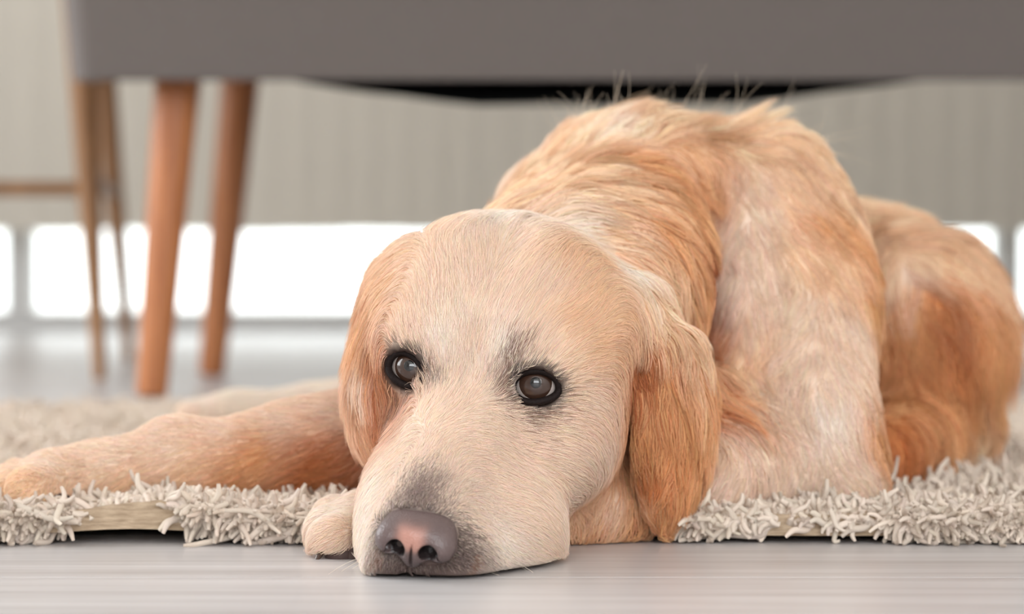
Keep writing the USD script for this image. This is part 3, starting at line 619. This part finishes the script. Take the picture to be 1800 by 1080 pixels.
counts = hair_counts = [grow('coat', ok & (region == 0), .00042, 2.6, 5, 'long wavy golden body coat'),
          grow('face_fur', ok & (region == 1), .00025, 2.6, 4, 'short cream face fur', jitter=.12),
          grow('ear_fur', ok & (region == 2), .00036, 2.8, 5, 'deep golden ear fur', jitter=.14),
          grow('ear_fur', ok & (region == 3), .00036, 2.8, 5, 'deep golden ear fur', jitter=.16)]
# stray long hairs along the back
m = (region == 0) & (SV[:, 2] > .215) & (facing > -.4) & (SV[:, 0] > .03) & (SV[:, 0] < .19)
vi = rng.choice(np.flatnonzero(m), 220); k = np.linspace(0, 1, 5)[None, :, None]
sd = SN[vi] * .7 + flow[vi] * .6 + rng.normal(0, .28, (220, 3)); ll = rng.uniform(.010, .038, 220)[:, None, None]
curves('stray_hair', SV[vi][:, None] + ll * (sd[:, None] * k + rng.normal(0, .25, (220, 1, 3)) * k ** 2), np.full((220, 1), .00022) * np.linspace(1, .3, 5)[None], L('hair'), dog, np.repeat(srgb(250, 232, 208)[None], 220, 0), label='stray hairs standing off the back', kind='stuff')

# ---------------------------------------------------------------- nose leather
def nose_sdf(P):
    q = P.astype(np.float32) * 1000                                   # millimetres around the nose's centre: right, forward, up
    s = q.copy(); s[:, 0] = np.abs(s[:, 0])
    d = ell(q, (0, -3, -1), (18, 13, 10))
    d = smin(d, ell(q, (0, -4, 3.5), (15.5, 14, 5.5)), 5)
    d = smin(d, ell(s, (12.5, 3, -2.5), (7, 8, 7.5)), 4)
    d = smin(d, ell(q, (0, 6, -5), (6, 6, 9)), 5)
    d = smax(d, -ell(s, (7.8, 11, -4.2), (4.6, 9, 4.4)), 1.6)            # nostrils
    d = smax(d, -cone(s, (10, 9, -6), (20, 0, -7), 2.0, 1.2), 1.5)     # their side slits
    d = smax(d, -ell(q, (0, 14, -10), (.8, 6, 11)), 1.2)               # groove
    return d / 1000
nm = polygonize(nose_sdf, (-.026, -.022, -.020), (.026, .020, .020), .0008)
nv = np.array(nm.vertices) * 1000
kp = np.exp(-((nv[:, 0] + 1) / 7.0) ** 4 - ((nv[:, 2] - 2) / 5.5) ** 4) * (nv[:, 1] > -8)
bl_ = np.clip((np.linalg.norm((np.abs(nv[:, :1]) * [1, 0, 0] + nv * [0, 1, 1] - [7.8, 8, -4.2]) / [4.8, 8.5, 4.6], axis=1) < 1), 0, 1)
ncol = srgb(98, 82, 80)[None] * (1 - kp[:, None]) + srgb(180, 132, 118)[None] * kp[:, None]
ncol = np.where(bl_[:, None] > 0, srgb(26, 20, 20)[None], ncol)
ncol = ncol * (1 + .10 * meshkit.noise(nv * .5)[:, None]) if hasattr(meshkit, 'noise') else ncol
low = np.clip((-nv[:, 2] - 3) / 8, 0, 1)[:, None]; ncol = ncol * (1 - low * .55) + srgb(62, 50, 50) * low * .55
nm.vertices = hl(2.5, 103.5, -38.0) + (HM @ np.array(nm.vertices).T).T
usdkit.material(stage, L('nose_leather'), {"a": ("attribute", {"attribute": "tint"}), "g": ("geometry", {}), "v": ("voronoi_texture", {"scale": 900.0}), "b": ("bump", {"strength": .35, "distance": .0006}), "p": ("principled_bsdf", {"roughness": .38, "specular_ior_level": .5})},
                [("a.color", "p.base_color"), ("g.position", "v.vector"), ("v.distance", "b.height"), ("b.normal", "p.normal")], surface="p.BSDF")
nose = obj('nose', nm, L('nose_leather'), dog, smooth=True, label='pinkish brown nose leather')
UsdGeom.PrimvarsAPI(nose).CreatePrimvar('tint', Sdf.ValueTypeNames.Color3fArray, 'vertex').Set(Vt.Vec3fArray.FromNumpy(np.clip(ncol, 0, 1).astype(np.float32)))

# ---------------------------------------------------------------- eyes and lids
sclera = plain('eye_white', srgb(168, 156, 150), .12)
usdkit.material(stage, L('iris'), {"p": ("principled_bsdf", {"base_color": tuple(srgb(60, 41, 32)), "roughness": .25, "coat_weight": 1.0, "coat_ior": 1.5, "coat_roughness": .02, "specular_ior_level": .2})}, surface="p.BSDF")
pupil = plain('pupil', srgb(10, 9, 10), .05, coat_weight=1.0, coat_roughness=.02)
lid = grained('eyelid_skin', srgb(20, 14, 13), srgb(34, 24, 22), 900, .6, specular_ior_level=.12)
def cap(center, radius, axis, half, bulge=0.0, n=28):
    """a domed round cap on the eyeball, half its angular radius"""
    M = axes(axis, (0, 0, 1)); V = [(0, 0, radius + bulge)]
    for i in range(1, 9):
        th = half * i / 8
        for j in range(n):
            a = 2 * math.pi * j / n; r = radius + bulge * math.cos(i / 8 * math.pi / 2)
            V.append((r * math.sin(th) * math.cos(a), r * math.sin(th) * math.sin(a), r * math.cos(th)))
    F = [(0, 1 + j, 1 + (j + 1) % n) for j in range(n)]
    for i in range(7):
        for j in range(n):
            p, q_ = 1 + i * n + j, 1 + i * n + (j + 1) % n
            F += [(p, p + n, q_ + n), (p, q_ + n, q_)]
    return trimesh.Trimesh(np.asarray(center) + np.array(V) @ M.T, F, process=False)
for sgn, up_ in ((-1, .06), (1, .10)):
    c = hl(*EYE[sgn][0]); r = .0132
    eye = obj('eye', trimesh.creation.icosphere(4, r, ).apply_translation(c), sclera, dog, smooth=True, label='dark brown eye looking up')
    gaze = .45 * (CAM - c) / np.linalg.norm(CAM - c) + .55 * (HM @ EYE[sgn][1])[:, 2] + np.array([0, 0, .13])
    gaze /= np.linalg.norm(gaze)
    obj('iris', cap(c, r + .00005, gaze, .67, .0009), L('iris'), eye, smooth=True)
    obj('pupil', cap(c, r + .0002, gaze, .33, .0011), pupil, eye, smooth=True)
    M = HM @ EYE[sgn][1]; a = np.linspace(0, 2 * np.pi, 48, endpoint=False)
    hx = .0114 if sgn > 0 else .0098
    ex = hx * np.cos(a); ey = np.where(np.sin(a) > 0, .0074 * np.sin(a) * (1 - .30 * sgn * np.cos(a)), .0088 * np.sin(a)) - .0010 * sgn * np.cos(a)   # the upper lid droops outwards
    R_ = r + .0020
    ring = c + np.stack([ex, ey, np.sqrt(np.maximum(R_ ** 2 - ex ** 2 - ey ** 2, 1e-6))], 1) @ M.T
    ring = np.vstack([ring, ring[:2]])
    obj('eyelid', tube(ring, .0019, 10, cap=False), lid, dog, smooth=True, label='dark eyelid rim')

# ---------------------------------------------------------------- claws
claw = plain('claw_horn', srgb(74, 58, 50), .3)
def talon(p, d, l, r):
    d = np.asarray(d, float) / np.linalg.norm(d); t = np.linspace(0, 1, 6)[:, None]
    return tube(np.asarray(p) + d * l * t + np.array([0, 0, -.003]) * t ** 2, r * (1 - .8 * t[:, 0]), 8)
for x, y, D in ((586, 952, 1.300), (580, 934, 1.320), (592, 916, 1.340)):
    obj('claw', talon(at(x, y, D) + [-.004, -.006, -.003], (-.5, -.75, -.45), .009, .0028), claw, dog)
for x, y, D in ((48, 864, 1.385), (22, 858, 1.40), (18, 850, 1.42), (34, 842, 1.44)):
    obj('claw', talon(at(x, y, D) + [-.0075, -.006, -.005], (-.7, -.5, -.5), .008, .0028), claw, dog)
# dark toe pads
pad = plain('paw_pad', srgb(72, 54, 50), .7)
for x, y, D in ((62, 884, 1.388), (104, 888, 1.392), (600, 976, 1.296), (628, 978, 1.296)):
    m = trimesh.creation.icosphere(3, 1.0); m.vertices = m.vertices * [.0085, .008, .0065] + at(x, y, D); obj('paw_pad', m, pad, dog, smooth=True, label='dark toe pad')
# whiskers
wr = np.array([hl(sg * r_, f_, u_) for sg in (1,) for r_, f_, u_ in ((24, 84, -62), (27, 74, -66), (29, 64, -70), (26, 78, -72), (30, 68, -60), (31, 60, -64))] + [hl(-r_, f_, u_) for r_, f_, u_ in ((16, 84, -62), (17, 74, -66), (18, 64, -70))])
wdv = np.array([[.8, -.3, .1 - .1 * (i % 3)] for i in range(6)] + [[-.8, -.3, .1 - .1 * i] for i in range(3)])
kk = np.linspace(0, 1, 5)[None, :, None]
curves('whiskers', wr[:, None] + .035 * (wdv[:, None] * kk + np.array([0, .1, -.35]) * kk ** 2), np.full((9, 1), .0003) * np.linspace(1, .3, 5)[None], L('hair'), dog, np.repeat(srgb(235, 222, 205)[None], 9, 0), kind='stuff')
